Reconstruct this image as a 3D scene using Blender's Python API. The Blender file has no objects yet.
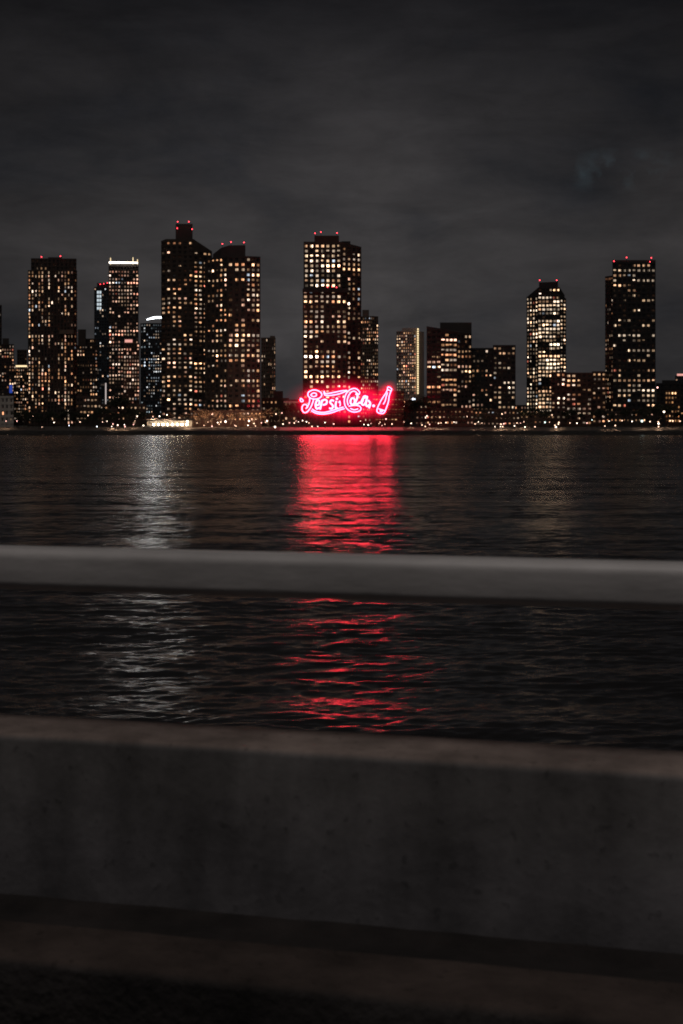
import bpy, bmesh, math, random
import numpy as np
from mathutils import Vector, Matrix

R = math.radians
SC = bpy.context.scene
COL = SC.collection
F = 1422.2          # focal length in pixels of the 683x1024 frame (50 mm on a 36 mm high sensor)
CX, HY = 341.5, 417.0
EYE = 8.86          # eye height above the river

def wx(px, Y): return (px - CX) / F * Y
def wz(py, Y): return EYE + (HY - py) / F * Y

# ------------------------------------------------------------------ materials
def new_mat(name):
    m = bpy.data.materials.new(name); m.use_nodes = True
    nt = m.node_tree
    return m, nt, nt.nodes, nt.links, nt.nodes['Principled BSDF']

def surf(name, c, rough=.8, var=.35, scale=.3, metal=0., bump=0., stretch=(1, 1, 1), spec=.5):
    m, nt, N, L, b = new_mat(name)
    tc = N.new('ShaderNodeTexCoord'); mp = N.new('ShaderNodeMapping'); mp.inputs['Scale'].default_value = stretch
    n1 = N.new('ShaderNodeTexNoise'); n1.inputs['Scale'].default_value = scale; n1.inputs['Detail'].default_value = 7; n1.inputs['Roughness'].default_value = .65
    mr = N.new('ShaderNodeMapRange'); mr.inputs['From Min'].default_value = .25; mr.inputs['From Max'].default_value = .75
    mr.inputs['To Min'].default_value = 1 - var; mr.inputs['To Max'].default_value = 1 + var
    mx = N.new('ShaderNodeVectorMath'); mx.operation = 'SCALE'; mx.inputs[0].default_value = c[:3]
    L.new(tc.outputs['Object'], mp.inputs['Vector']); L.new(mp.outputs['Vector'], n1.inputs['Vector'])
    L.new(n1.outputs['Fac'], mr.inputs['Value']); L.new(mr.outputs['Result'], mx.inputs['Scale'])
    L.new(mx.outputs['Vector'], b.inputs['Base Color'])
    b.inputs['Roughness'].default_value = rough; b.inputs['Metallic'].default_value = metal
    b.inputs['Specular IOR Level'].default_value = spec
    if bump:
        bp = N.new('ShaderNodeBump'); bp.inputs['Distance'].default_value = bump; bp.inputs['Strength'].default_value = 1
        n2 = N.new('ShaderNodeTexNoise'); n2.inputs['Scale'].default_value = scale * 6; n2.inputs['Detail'].default_value = 8
        L.new(mp.outputs['Vector'], n2.inputs['Vector']); L.new(n2.outputs['Fac'], bp.inputs['Height']); L.new(bp.outputs['Normal'], b.inputs['Normal'])
    return m

def glow(name, c, s, sample=True):
    m, nt, N, L, b = new_mat(name)
    b.inputs['Base Color'].default_value = (.1, .1, .1, 1)
    b.inputs['Emission Color'].default_value = (*c, 1); b.inputs['Emission Strength'].default_value = s
    if not sample: m.cycles.emission_sampling = 'NONE'
    return m

def window_mat():
    m, nt, N, L, b = new_mat('window_glass')
    at = N.new('ShaderNodeAttribute'); at.attribute_name = 'glow'
    tc = N.new('ShaderNodeTexCoord')
    n1 = N.new('ShaderNodeTexNoise'); n1.inputs['Scale'].default_value = .7; n1.inputs['Detail'].default_value = 3
    mr = N.new('ShaderNodeMapRange'); mr.inputs['From Min'].default_value = .3; mr.inputs['From Max'].default_value = .7
    mr.inputs['To Min'].default_value = .55; mr.inputs['To Max'].default_value = 1.35
    L.new(tc.outputs['Object'], n1.inputs['Vector']); L.new(n1.outputs['Fac'], mr.inputs['Value'])
    b.inputs['Base Color'].default_value = (.012, .013, .016, 1); b.inputs['Roughness'].default_value = .15
    L.new(at.outputs['Color'], b.inputs['Emission Color']); L.new(mr.outputs['Result'], b.inputs['Emission Strength'])
    m.cycles.emission_sampling = 'NONE'
    return m

M = {}
M['window'] = window_mat()
M['brick'] = surf('brown_brick', (.062, .045, .039), .85, .3, .25)
M['dark'] = surf('dark_cladding', (.055, .043, .04), .7, .3, .25)
M['black'] = surf('black_cladding', (.034, .03, .03), .6, .3, .25)
M['blue'] = surf('blue_grey_cladding', (.045, .055, .068), .45, .3, .2)
M['tan'] = surf('tan_panel', (.16, .115, .09), .85, .25, .25)
M['pale_tan'] = surf('pale_tan_panel', (.42, .34, .3), .85, .2, .25)
M['pale'] = surf('pale_plaster', (.62, .56, .5), .85, .2, .2)
M['red_brick'] = surf('red_brick', (.10, .05, .04), .85, .3, .3)
M['beacon'] = glow('red_beacon', (1, .05, .07), 8.)
M['white_crown'] = glow('white_crown_light', (1, .88, .74), 6.)
M['cold_crown'] = glow('cold_crown_light', (.9, .96, 1), 7.)
M['strip'] = glow('warm_light_strip', (1, .76, .42), 1.5)
M['lamp_warm'] = glow('lamp_globe_warm', (1, .62, .42), 4.5)
M['lamp_white'] = glow('lamp_globe_white', (1, .80, .62), 6.5)
M['lamp_cold'] = glow('lamp_globe_cold', (.72, 1, .93), 6.)
M['lamp_blue'] = glow('lamp_globe_bluish', (.78, .85, 1), 6.)
M['lamp_pink'] = glow('lamp_globe_pinkish', (1, .5, .42), 4.5)
M['blue_screen'] = glow('blue_screen', (.06, .16, 1), .32)
M['pink_light'] = glow('pink_roof_light', (1, .45, .38), .9)
M['lamp_pav'] = glow('pavilion_lamp_light', (1, .82, .58), 26.)
M['steel'] = surf('dark_steel', (.04, .036, .036), .5, .3, .5, .6)
M['neon'] = glow('red_neon_tube', (1, .033, .064), 38.)
M['enamel'] = surf('red_enamel', (.42, .015, .02), .35, .15, .4)
M['bank'] = surf('bank_rock', (.022, .02, .018), .9, .5, .5, bump=.3)
M['paving'] = surf('promenade_paving', (.05, .04, .034), .85, .3, .25)
M['land'] = surf('land', (.04, .036, .03), .95, .4, .05)
M['bark'] = surf('bark', (.06, .045, .033), .9, .4, 2.)
M['leaf'] = surf('foliage', (.038, .042, .024), .8, .5, .4)
M['twig'] = surf('brown_foliage', (.2, .12, .075), .85, .45, .4)
M['concrete'] = None

# ------------------------------------------------------------------ mesh helpers
class MB:
    def __init__(s): s.v, s.f = [], []
    def quad(s, a, b, c, d):
        i = len(s.v); s.v += [tuple(a), tuple(b), tuple(c), tuple(d)]; s.f.append((i, i+1, i+2, i+3))
    def prism(s, pts, z0, z1, z1s=None, cap=True):
        n = len(pts); i = len(s.v)
        s.v += [(p[0], p[1], z0) for p in pts]
        s.v += [(p[0], p[1], z1 if z1s is None else z1s[k]) for k, p in enumerate(pts)]
        for k in range(n):
            j = (k+1) % n; s.f.append((i+k, i+j, i+n+j, i+n+k))
        if cap:
            s.f.append(tuple(i+n+k for k in range(n))); s.f.append(tuple(i+k for k in reversed(range(n))))
    def box(s, x0, x1, y0, y1, z0, z1):
        s.prism([(x0, y0), (x1, y0), (x1, y1), (x0, y1)], z0, z1)
    def obox(s, p, u, n, w, d, z0, z1):
        # box centred on p along u (width w) that runs d outward along n
        a = (p[0]-u[0]*w/2, p[1]-u[1]*w/2); b = (p[0]+u[0]*w/2, p[1]+u[1]*w/2)
        s.prism([(a[0]+n[0]*d, a[1]+n[1]*d), (b[0]+n[0]*d, b[1]+n[1]*d), b, a], z0, z1)
    def tube(s, pts, rad, seg=6, closed=False):
        pts = [Vector(p) for p in pts]; n = len(pts)
        rads = rad if isinstance(rad, (list, tuple)) else [rad]*n
        i0 = len(s.v)
        up0 = Vector((.123, .9, .35)).normalized()
        for k, p in enumerate(pts):
            a = pts[(k-1) % n] if (closed or k > 0) else p
            b = pts[(k+1) % n] if (closed or k < n-1) else p
            t = (b-a)
            t = t.normalized() if t.length > 1e-9 else Vector((0, 0, 1))
            u = t.cross(up0)
            u = u.normalized() if u.length > 1e-3 else t.orthogonal().normalized()
            w = t.cross(u)
            for q in range(seg):
                th = 2*math.pi*q/seg
                s.v.append(tuple(p + (u*math.cos(th) + w*math.sin(th))*rads[k]))
        for k in range(n if closed else n-1):
            for q in range(seg):
                a = i0+k*seg+q; b = i0+k*seg+(q+1) % seg
                c = i0+((k+1) % n)*seg+(q+1) % seg; d = i0+((k+1) % n)*seg+q
                s.f.append((a, b, c, d))
        if not closed:
            s.f.append(tuple(i0+q for q in reversed(range(seg))))
            s.f.append(tuple(i0+(n-1)*seg+q for q in range(seg)))
    def ball(s, c, r, seg=8, rings=5, sz=1.):
        i = len(s.v)
        s.v.append((c[0], c[1], c[2]+r*sz))
        for k in range(1, rings):
            ph = math.pi*k/rings
            for q in range(seg):
                th = 2*math.pi*q/seg
                s.v.append((c[0]+r*math.sin(ph)*math.cos(th), c[1]+r*math.sin(ph)*math.sin(th), c[2]+r*sz*math.cos(ph)))
        s.v.append((c[0], c[1], c[2]-r*sz)); e = len(s.v)-1
        for q in range(seg): s.f.append((i, i+1+q, i+1+(q+1) % seg))
        for k in range(rings-2):
            for q in range(seg):
                a = i+1+k*seg+q; b = i+1+k*seg+(q+1) % seg
                s.f.append((a, a+seg, b+seg, b))
        for q in range(seg): s.f.append((e, i+1+(rings-2)*seg+(q+1) % seg, i+1+(rings-2)*seg+q))
    def mesh(s, name, mat, smooth=False):
        me = bpy.data.meshes.new(name); me.from_pydata(s.v, [], s.f); me.update()
        if mat: me.materials.append(mat)
        if smooth: me.polygons.foreach_set('use_smooth', [True]*len(me.polygons))
        return me
    def build(s, name, mat, parent=None, smooth=False, off=None):
        if off is not None: s.v = [(a-off[0], b-off[1], c-off[2]) for a, b, c in s.v]
        o = bpy.data.objects.new(name, s.mesh(name, mat, smooth)); COL.objects.link(o)
        if parent: o.parent = parent
        return o

def tag(o, label=None, cat=None, group=None, kind=None):
    if label: o['label'] = label
    if cat: o['category'] = cat
    if group: o['group'] = group
    if kind: o['kind'] = kind
    return o

def empty(name, loc, rz=0):
    o = bpy.data.objects.new(name, None); COL.objects.link(o)
    o.location = loc; o.rotation_euler = (0, 0, rz); o.empty_display_size = .5
    return o

def copy_tree(o, parent=None):
    c = o.copy(); COL.objects.link(c)
    if parent: c.parent = parent
    for ch in list(o.children): copy_tree(ch, c)
    return c

# ------------------------------------------------------------------ ground, river, banks
SHORE = 700.0
GZ = 3.6            # level of the far shore behind the promenade
def ground_z(Y):
    if Y <= 702: return 2.2
    if Y >= 716: return GZ
    return 2.2 + (Y-702)/14*(GZ-2.2)

def strip(name, prof, x0, x1, n, mat, jitter=0, seed=1):
    rnd = random.Random(seed)
    m = MB(); k = len(prof)
    for i in range(n+1):
        x = x0+(x1-x0)*i/n
        for j, (y, z) in enumerate(prof):
            q = jitter if 0 < j < k-1 else 0
            m.v.append((x, y+rnd.uniform(-q, q), z+rnd.uniform(-q, q)*.5))
    for i in range(n):
        for j in range(k-1):
            a = i*k+j; m.f.append((a, a+k, a+k+1, a+1))
    return tag(m.build(name, mat), kind='structure')

strip('river_bank', [(699.2, -1), (699.6, .2), (700.3, .9), (700.9, 1.5), (701.6, 2.0), (702.0, 2.2)], -700, 700, 900, M['bank'], .35)
strip('promenade', [(702.0, 2.2), (709, 2.9), (716, GZ)], -700, 700, 8, M['paving'])
M['sign_light_patch'] = surf('pale_light_patch', (.26, .235, .225), .85, .2, .25)  # added pale patch that strengthens the sign's red light pool on the paving
strip('sign_light_patch', [(702.4, 2.26), (709, 2.94), (715.8, GZ+.02)], wx(280, 709), wx(403, 709), 8, M['sign_light_patch'])
strip('land', [(716, GZ), (800, GZ), (2000, GZ), (9000, GZ)], -6000, 6000, 8, M['land'])

def build_river():
    rng = np.random.default_rng(5)
    ys = np.concatenate([1/np.linspace(1/3.6, 1/32., 60, endpoint=False), EYE*F/(np.linspace(HY+1+EYE*F/32., 434.4, 900)-HY-1+1e-9)])
    ys = np.concatenate([1/np.linspace(1/3.6, 1/32., 60, endpoint=False), 1/np.linspace(1/32., 1/701., 900)])
    a = np.concatenate([np.linspace(-80, -17, 50, endpoint=False), np.linspace(-17, 17, 480), np.linspace(17, 80, 51)[1:]])
    tx = np.tan(np.radians(a))
    nr, nc = len(ys), len(tx)
    Y = np.repeat(ys, nc); X = np.outer(ys, tx).ravel()
    dy = np.gradient(ys); dx = np.outer(ys, np.gradient(tx)).ravel(); dyv = np.repeat(dy, nc)
    Z = np.zeros(nr*nc); miss = np.zeros(nr*nc); tot = 0
    lam = np.concatenate([np.geomspace(.25, 3.6, 52), np.geomspace(4., 13., 12)])
    slope = .0215*np.clip(lam/.5, .5, 1)**.6*np.where(lam < 3.8, np.clip(1.3/lam, .2, 1)*.80, .2)
    for l, s in zip(lam, slope):
        th = rng.normal(0, .5) + R(90) + R(8)
        k = 2*math.pi/l; kx, ky = k*math.cos(th), k*math.sin(th)
        ph = rng.uniform(0, 6.28)
        sp = np.maximum(dyv*abs(ky)/k, dx*abs(kx)/k)
        w = np.clip((l/sp-2.5)/2.5, 0, 1)
        # wave groups: slow envelopes
        env = 1+.5*np.sin(X*kx*.11+Y*ky*.13*math.copysign(1, rng.uniform(-1, 1))+rng.uniform(0, 6.28))
        Z += w*env*s/k*1.414*np.sin(kx*X+ky*Y+ph)
        miss += (1-w*w)*s*s; tot += s*s
    me = bpy.data.meshes.new('river')
    me.vertices.add(nr*nc); me.vertices.foreach_set('co', np.stack([X, Y, Z], 1).ravel())
    i, j = np.meshgrid(np.arange(nr-1), np.arange(nc-1), indexing='ij')
    q = (i*nc+j).ravel()
    idx = np.stack([q, q+1, q+nc+1, q+nc], 1).ravel().astype(np.int32)
    nf = len(q)
    me.loops.add(nf*4); me.loops.foreach_set('vertex_index', idx)
    me.polygons.add(nf); me.polygons.foreach_set('loop_start', np.arange(0, nf*4, 4, dtype=np.int32))
    me.polygons.foreach_set('use_smooth', np.ones(nf, dtype=bool))
    me.update(calc_edges=True)
    at = me.attributes.new('ripple', 'FLOAT', 'POINT'); at.data.foreach_set('value', np.sqrt(miss*1.9+.0045).astype(np.float32))
    m, nt, N, L, b = new_mat('river_water')
    b.inputs['Base Color'].default_value = (.020, .019, .0195, 1); b.inputs['Roughness'].default_value = .225; b.inputs['IOR'].default_value = 1.333
    tc = N.new('ShaderNodeTexCoord'); mp = N.new('ShaderNodeMapping'); mp.inputs['Scale'].default_value = (.32, 1.0, 1)
    L.new(tc.outputs['Object'], mp.inputs['Vector'])
    n1 = N.new('ShaderNodeTexNoise'); n1.inputs['Scale'].default_value = 2.2; n1.inputs['Detail'].default_value = 4; n1.inputs['Roughness'].default_value = .6
    L.new(mp.outputs['Vector'], n1.inputs['Vector'])
    sub = N.new('ShaderNodeVectorMath'); sub.operation = 'SUBTRACT'; sub.inputs[1].default_value = (.5, .5, .5)
    L.new(n1.outputs['Color'], sub.inputs[0])
    # capillary ripples too fine for the mesh: strongest in the lee of the wall and out in the wind
    sy = N.new('ShaderNodeSeparateXYZ'); L.new(tc.outputs['Object'], sy.inputs[0])
    ra = N.new('ShaderNodeMapRange'); ra.inputs['From Min'].default_value = 40; ra.inputs['From Max'].default_value = 120; ra.inputs['To Min'].default_value = .225; ra.inputs['To Max'].default_value = .205
    rb = N.new('ShaderNodeMapRange'); rb.inputs['From Min'].default_value = 130; rb.inputs['From Max'].default_value = 380; rb.inputs['To Min'].default_value = .0; rb.inputs["To Max"].default_value = .065
    L.new(sy.outputs['Y'], ra.inputs['Value']); L.new(sy.outputs['Y'], rb.inputs['Value'])
    rs = N.new('ShaderNodeMath'); rs.operation = 'ADD'; L.new(ra.outputs['Result'], rs.inputs[0]); L.new(rb.outputs['Result'], rs.inputs[1]); L.new(rs.outputs[0], b.inputs['Roughness'])
    fl = N.new('ShaderNodeVectorMath'); fl.operation = 'MULTIPLY'; fl.inputs[1].default_value = (9.0, 9.0, 0)
    L.new(sub.outputs['Vector'], fl.inputs[0])
    # wind patches: long low-frequency bands that ruffle or calm the surface
    mp2 = N.new('ShaderNodeMapping'); mp2.inputs['Scale'].default_value = (.006, .028, 1)
    L.new(tc.outputs['Object'], mp2.inputs['Vector'])
    n2 = N.new('ShaderNodeTexNoise'); n2.inputs['Scale'].default_value = 1; n2.inputs['Detail'].default_value = 3
    L.new(mp2.outputs['Vector'], n2.inputs['Vector'])
    mr = N.new('ShaderNodeMapRange'); mr.inputs['From Min'].default_value = .3; mr.inputs['From Max'].default_value = .7
    mr.inputs['To Min'].default_value = .55; mr.inputs['To Max'].default_value = 1.35
    L.new(n2.outputs['Fac'], mr.inputs['Value'])
    ar = N.new('ShaderNodeAttribute'); ar.attribute_name = 'ripple'
    mu = N.new('ShaderNodeMath'); mu.operation = 'MULTIPLY'; L.new(ar.outputs['Fac'], mu.inputs[0]); L.new(mr.outputs['Result'], mu.inputs[1])
    sc = N.new('ShaderNodeVectorMath'); sc.operation = 'SCALE'; L.new(fl.outputs['Vector'], sc.inputs[0]); L.new(mu.outputs['Value'], sc.inputs['Scale'])
    # long swells, too low to show in the outline of the surface, tilt it a little
    mp4 = N.new('ShaderNodeMapping'); mp4.inputs['Scale'].default_value = (.045, .24, 1); mp4.inputs['Rotation'].default_value = (0, 0, R(4))
    L.new(tc.outputs['Object'], mp4.inputs['Vector'])
    n4 = N.new('ShaderNodeTexNoise'); n4.inputs['Scale'].default_value = 1; n4.inputs['Detail'].default_value = 6; n4.inputs['Roughness'].default_value = .72
    L.new(mp4.outputs['Vector'], n4.inputs['Vector'])
    sb4 = N.new('ShaderNodeVectorMath'); sb4.operation = 'SUBTRACT'; sb4.inputs[1].default_value = (.5, .5, .5); L.new(n4.outputs['Color'], sb4.inputs[0])
    ml4 = N.new('ShaderNodeVectorMath'); ml4.operation = 'MULTIPLY'; ml4.inputs[1].default_value = (.2, 1.15, 0); L.new(sb4.outputs['Vector'], ml4.inputs[0])
    ge0 = N.new('ShaderNodeNewGeometry')
    ge = N.new('ShaderNodeVectorMath'); ge.operation = 'ADD'; L.new(ge0.outputs['Normal'], ge.inputs[0]); L.new(ml4.outputs['Vector'], ge.inputs[1])
    ad = N.new('ShaderNodeVectorMath'); ad.operation = 'ADD'; L.new(ge.outputs['Vector'], ad.inputs[0]); L.new(sc.outputs['Vector'], ad.inputs[1])
    no = N.new('ShaderNodeVectorMath'); no.operation = 'NORMALIZE'; L.new(ad.outputs['Vector'], no.inputs[0])
    L.new(no.outputs['Vector'], b.inputs['Normal'])
    me.materials.append(m)
    o = bpy.data.objects.new('river', me); COL.objects.link(o)
    tag(o, kind='structure')
build_river()

# ------------------------------------------------------------------ towers
PAL = {
    'warm': [(1, .60, .32), (1, .66, .40), (1, .52, .25), (1, .74, .50), (1, .80, .62), (1, .45, .22), (.95, .55, .38)],
    'white': [(1, .74, .48), (1, .82, .60), (1, .68, .40), (1, .80, .58), (1, .60, .34)],
    'pink': [(1, .56, .38), (1, .60, .42), (1, .70, .5), (1, .46, .30), (1, .78, .62), (1, .68, .44)],
    'cool': [(.7, .85, 1), (.85, .92, .95), (1, .76, .54), (.55, .72, .8), (1, .64, .4)],
    'amber': [(1, .50, .2), (1, .42, .16), (1, .58, .28)],
}
BUILD = []
def pane_mesh(quads, cols):
    """window panes: each opening is two sashes either side of a mullion, one of them often dimmer (blinds, a dark room corner)"""
    m = MB(); buf = []
    for q, c in zip(quads, cols):
        rr = random.Random(round(q[0][0]*977+q[0][2]*1313))
        a, b, e, d = (Vector(k) for k in q)
        t = rr.choice([.33, .5, .5, .67]); g = .05
        k2 = rr.choice([1, 1, .8, .55, .3, .15]); first = rr.random() < .5
        for (u0, u1), f in (((0, t-g), 1 if first else k2), ((t+g, 1), k2 if first else 1)):
            m.quad(a.lerp(b, u0), a.lerp(b, u1), d.lerp(e, u1), d.lerp(e, u0))
            buf += [c[0]*f, c[1]*f*.94, c[2]*f*.93, 1]*4
    me = m.mesh('window', M['window'])
    at = me.color_attributes.new('glow', 'FLOAT_COLOR', 'CORNER')
    at.data.foreach_set('color', buf)
    return me

def tower(name, label, cat, Y, tiers, mat='brick', beacons=(), seed=0, group=None, bs=1.4, desc=None):
    """tiers: dicts with front=[(px, dY)...] (outline seen from the river, left to right), y0, y1 (rows of foot and roof),
    depth, faces=[dict or None per front edge], part=name, mat, tops=[rows] for sloping roofs"""
    rnd = random.Random(seed)
    cxp = sum(p[0] for p in tiers[0]['front'])/len(tiers[0]['front'])
    root = empty(name, (wx(cxp, Y), Y, GZ)); off = root.location.copy()
    tag(root, label, cat, group)
    lit, dim = [], []
    meshes = {}
    for t in tiers:
        fr = [(wx(px, Y+d), Y+d) for px, d in t['front']]
        dep = t.get('depth', 22)
        lx = t['front'][0]; rx = t['front'][-1]; by = Y+dep
        bl = (wx(lx[0], by)+.6, by); br = (wx(rx[0], by)-.6, by)
        z0 = wz(t['y0'], Y) if t['y0'] else GZ
        z1 = wz(t['y1'], Y)
        poly = fr+[br, bl]
        key = (t.get('part', 'wall'), t.get('mat', mat))
        wm = meshes.setdefault(key, MB())
        tops = t.get('tops')
        if tops:
            zt = [wz(a, Y) for a in tops]; zt = zt+[zt[-1], zt[0]]
            wm.prism(poly, z0, 0, zt)
        else:
            wm.prism(poly, z0, z1)
        for e, fc in enumerate(t.get('faces', [])):
            if not fc: continue
            p0, p1 = Vector(fr[e]), Vector(fr[e+1])
            u = p1-p0; Ln = u.length; u /= Ln; n = Vector((u.y, -u.x))
            pit = fc['pitch']*Y/F; nc = fc['n']; cw = Ln/nc
            ztop = min(z1, wz(max(tops[e], tops[e+1]), Y)) if tops else z1
            nf = int((ztop-z0-.25*pit)/pit)
            zb = ztop-.2*pit-nf*pit
            dark = fc.get('dark', [])
            pal = PAL[fc.get('pal', 'warm')]
            colw = [rnd.uniform(1-fc.get('colvar', .3), 1+fc.get('colvar', .3)) for _ in range(nc)]
            W = cw*fc.get('w', .6)*.76; H = pit*fc.get('h', .6)*.78
            clus = {}
            for k in range(1, nc):      # piers
                p = p0+u*cw*k; wm.obox(p, u, n, (cw-W)*.55, .28, z0+.05, ztop-.06)
            for r in range(nf+1):       # floor bands
                z = zb+r*pit
                if z+.3 > ztop: continue
                wm.obox((p0+p1)/2, u, n, Ln-.1, .2, z-(pit-H)*.25, z+(pit-H)*.25)
            for r in range(nf):
                zc = zb+(r+.5)*pit; py = HY-(zc-EYE)*F/Y
                rowf = rnd.choice([.5, .8, 1, 1, 1.15, 1.4]) if fc.get('rowvar') else 1
                isd = any(a <= py <= b for a, b in dark)
                prev = None
                for k in range(nc):
                    p = p0+u*cw*(k+.5+rnd.uniform(-.05, .05))+n*.05
                    if prev is not None and rnd.random() < fc.get('run', .25):
                        on, c, br_ = prev
                    else:
                        cl = clus.setdefault((r//3, k//3), rnd.choice([.4, .7, .95, 1.1, 1.25, 1.45]))
                        on = rnd.random() < 1.22*fc['lit']*colw[k]*rowf*cl*(.12 if isd else 1)
                        c = rnd.choice(pal)
                        br_ = fc.get('b', 1.)*bs*math.exp(rnd.gauss(-.75, .95))
                    prev = (on, c, br_)
                    if rnd.random() < .02: c = (.7, .85, 1)
                    if rnd.random() < .015: c = (1, .28, .18)
                    br_ *= rnd.uniform(.75, 1.25)
                    w2, h2 = W/2*rnd.uniform(.85, 1.), H/2
                    a = p-u*w2; b_ = p+u*w2
                    zl, zh = zc-h2, zc+h2
                    if on and rnd.random() < .3: zl += h2*rnd.uniform(.2, .9)      # furniture and half-closed blinds hide a part of the lit room
                    q = [(a.x-off.x, a.y-off.y, zl-off.z), (b_.x-off.x, b_.y-off.y, zl-off.z), (b_.x-off.x, b_.y-off.y, zh-off.z), (a.x-off.x, a.y-off.y, zh-off.z)]
                    if on: lit.append((min(br_, 7), q, c))
                    else:
                        g = rnd.choice([0, 0, 0, .003, .008, .018]) * fc.get('b', 1.)
                        dim.append((q, (c[0]*g, c[1]*g*.8, c[2]*g*.7)))
    for (pn, mn), m in meshes.items():
        m.build(pn, M[mn], root, off=off)
    lit.sort(key=lambda t: -t[0])
    for br_, q, c in lit[:99]:
        o = bpy.data.objects.new('window', pane_mesh([q], [(c[0]*br_, c[1]*br_, c[2]*br_)])); COL.objects.link(o); o.parent = root
    rest = [(q, (c[0]*b, c[1]*b, c[2]*b)) for b, q, c in lit[99:]]+dim
    if rest:
        o = bpy.data.objects.new('window', pane_mesh([r[0] for r in rest], [r[1] for r in rest])); COL.objects.link(o); o.parent = root
        o['kind'] = 'stuff'
    for px, py in beacons:
        m = MB(); z = wz(py, Y); x = wx(px, Y)
        m.ball((x, Y+1.2, z), .27)
        bo = m.build('beacon', M['beacon'], root, off=off)
        m = MB(); m.tube([(x, Y+1.2, z-2.6), (x, Y+1.2, z-.4)], .09, 5); m.build('beacon_post', M['steel'], bo, off=off)
    BUILD.append((name, cxp, Y, desc or label, root))
    return root, off

def addpart(t, name, mat, fn, kind=None):
    root, off = t; m = MB(); fn(m); return m.build(name, M[mat], root, off=off)
def bar(x0, x1, y0, y1, Y, d=.6):
    return lambda m: m.box(wx(x0, Y), wx(x1, Y), Y-d, Y-.05, wz(y1, Y), wz(y0, Y))

Fc = lambda **k: k
# --- left edge
tower('apartment_tower', 'dark tower cut off by the left edge of the picture', 'tower', 900,
      [dict(front=[(-14, 0), (1.8, 0)], y0=None, y1=305, faces=[Fc(n=5, pitch=3.6, lit=.25, b=.6)])], 'dark', seed=1, desc='the tower at the left edge')
t = tower('apartment_block', 'dim mid-rise block at far left with a small blue screen on it', 'building', 850,
      [dict(front=[(1.5, 0), (14, 2)], y0=None, y1=344, faces=[Fc(n=5, pitch=3.4, lit=.34, b=.8)]),
       dict(front=[(2.5, 3), (9, 3)], y0=345, y1=338, part='penthouse')], 'dark', seed=2, desc='the block with the blue screen')
addpart(t, 'blue_screen', 'blue_screen', bar(9.6, 12.4, 385, 393, 850, .5))
t = tower('apartment_block', 'mid-rise block with a lit roof terrace left of the tall brown tower', 'building', 880,
      [dict(front=[(14, 0), (28.5, 0)], y0=None, y1=365, faces=[Fc(n=7, pitch=3.2, lit=.5, b=.6, pal='warm')]),
       dict(front=[(17, 8), (27, 8)], y0=366, y1=349, part='penthouse', faces=[Fc(n=4, pitch=3.6, lit=.2, b=.5)])], 'brick', seed=3, desc='the block with the lit terrace')
addpart(t, 'terrace_light', 'strip', bar(16, 27, 365.4, 366.8, 880))
tower('low_building', 'small pale three-storey building at the far left waterfront', 'building', 742,
      [dict(front=[(-8, 0), (13.6, 0)], y0=None, y1=396, depth=14, faces=[Fc(n=5, pitch=6.4, lit=.12, w=.42, h=.55, b=.5)])], 'pale', seed=4, desc='the pale low building')
# --- A
t = tower('apartment_tower', 'tall brown brick tower with narrow lit window columns, second tower from left edge', 'tower', 790,
      [dict(front=[(28, 1), (31, 0), (73.5, 0), (77, 3)], y0=None, y1=270, faces=[Fc(n=1, pitch=3.75, lit=.8, w=.45, h=.75, b=1.1), Fc(n=13, pitch=3.75, lit=.46, w=.42, h=.78, colvar=.9, run=.1, b=1.05, dark=[(327, 333)]), Fc(n=1, pitch=3.75, lit=.4, w=.4, b=.8)]),
       dict(front=[(31, 1), (76.5, 3)], y0=270.5, y1=258, faces=[Fc(n=11, pitch=3.75, lit=.18, w=.4, h=.7, b=.7, dark=[(250, 265)])], part='crown_storey'),
       dict(front=[(48, 6), (62, 6)], y0=259, y1=256, part='penthouse', mat='black')], 'brick', [(41, 256.6), (60, 256)], seed=5, desc='the narrow-windowed brown tower')
addpart(t, 'lit_balcony', 'tan', bar(60, 74, 330, 334, 790, 1.6))
# --- between A and B
tower('apartment_block', 'mid-rise block between the brown brick tower and the blue glass tower', 'building', 880,
      [dict(front=[(77, 0), (97.5, 2)], y0=None, y1=345, faces=[Fc(n=8, pitch=3.6, lit=.32, b=.75)]),
       dict(front=[(78, 4), (86, 4)], y0=346, y1=329, part='penthouse'), dict(front=[(86, 6), (96, 6)], y0=346, y1=338, part='penthouse', faces=[Fc(n=5, pitch=3.6, lit=.3)])], 'brick', seed=6, desc='the block left of the blue glass tower')
tower('low_building', 'low shop building with one bright sign strip near the dark trees', 'building', 780,
      [dict(front=[(76, 0), (101, 0)], y0=None, y1=396, depth=14, faces=[Fc(n=7, pitch=6, lit=.5, w=.7, h=.4, b=.7)])], 'brick', seed=7, desc='the low shop building')
# --- B
t = tower('glass_tower', 'slim blue glass tower with a white-lit upper corner', 'tower', 1000,
      [dict(front=[(94.2, 0), (109, 0)], y0=None, y1=287, faces=[Fc(n=6, pitch=3.0, lit=.16, pal='cool', b=.55)]),
       dict(front=[(97, 3), (109, 3)], y0=288, y1=282.5, part='penthouse', mat='black')], 'blue', [(100, 284), (103.5, 283.6), (107, 282.8)], seed=8, desc='the blue glass tower')
def fB(m):
    for py in range(291, 311, 4):
        for px in (97.2, 99.6): m.box(wx(px, 1000), wx(px+1.7, 1000), 999.3, 999.9, wz(py+2.6, 1000), wz(py, 1000))
addpart(t, 'lit_corner_room', 'cold_lit' if 'cold_lit' in M else 'white_crown', fB).data.materials[0] = glow('cold_room_light', (.8, .93, 1), .75, False)
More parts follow.
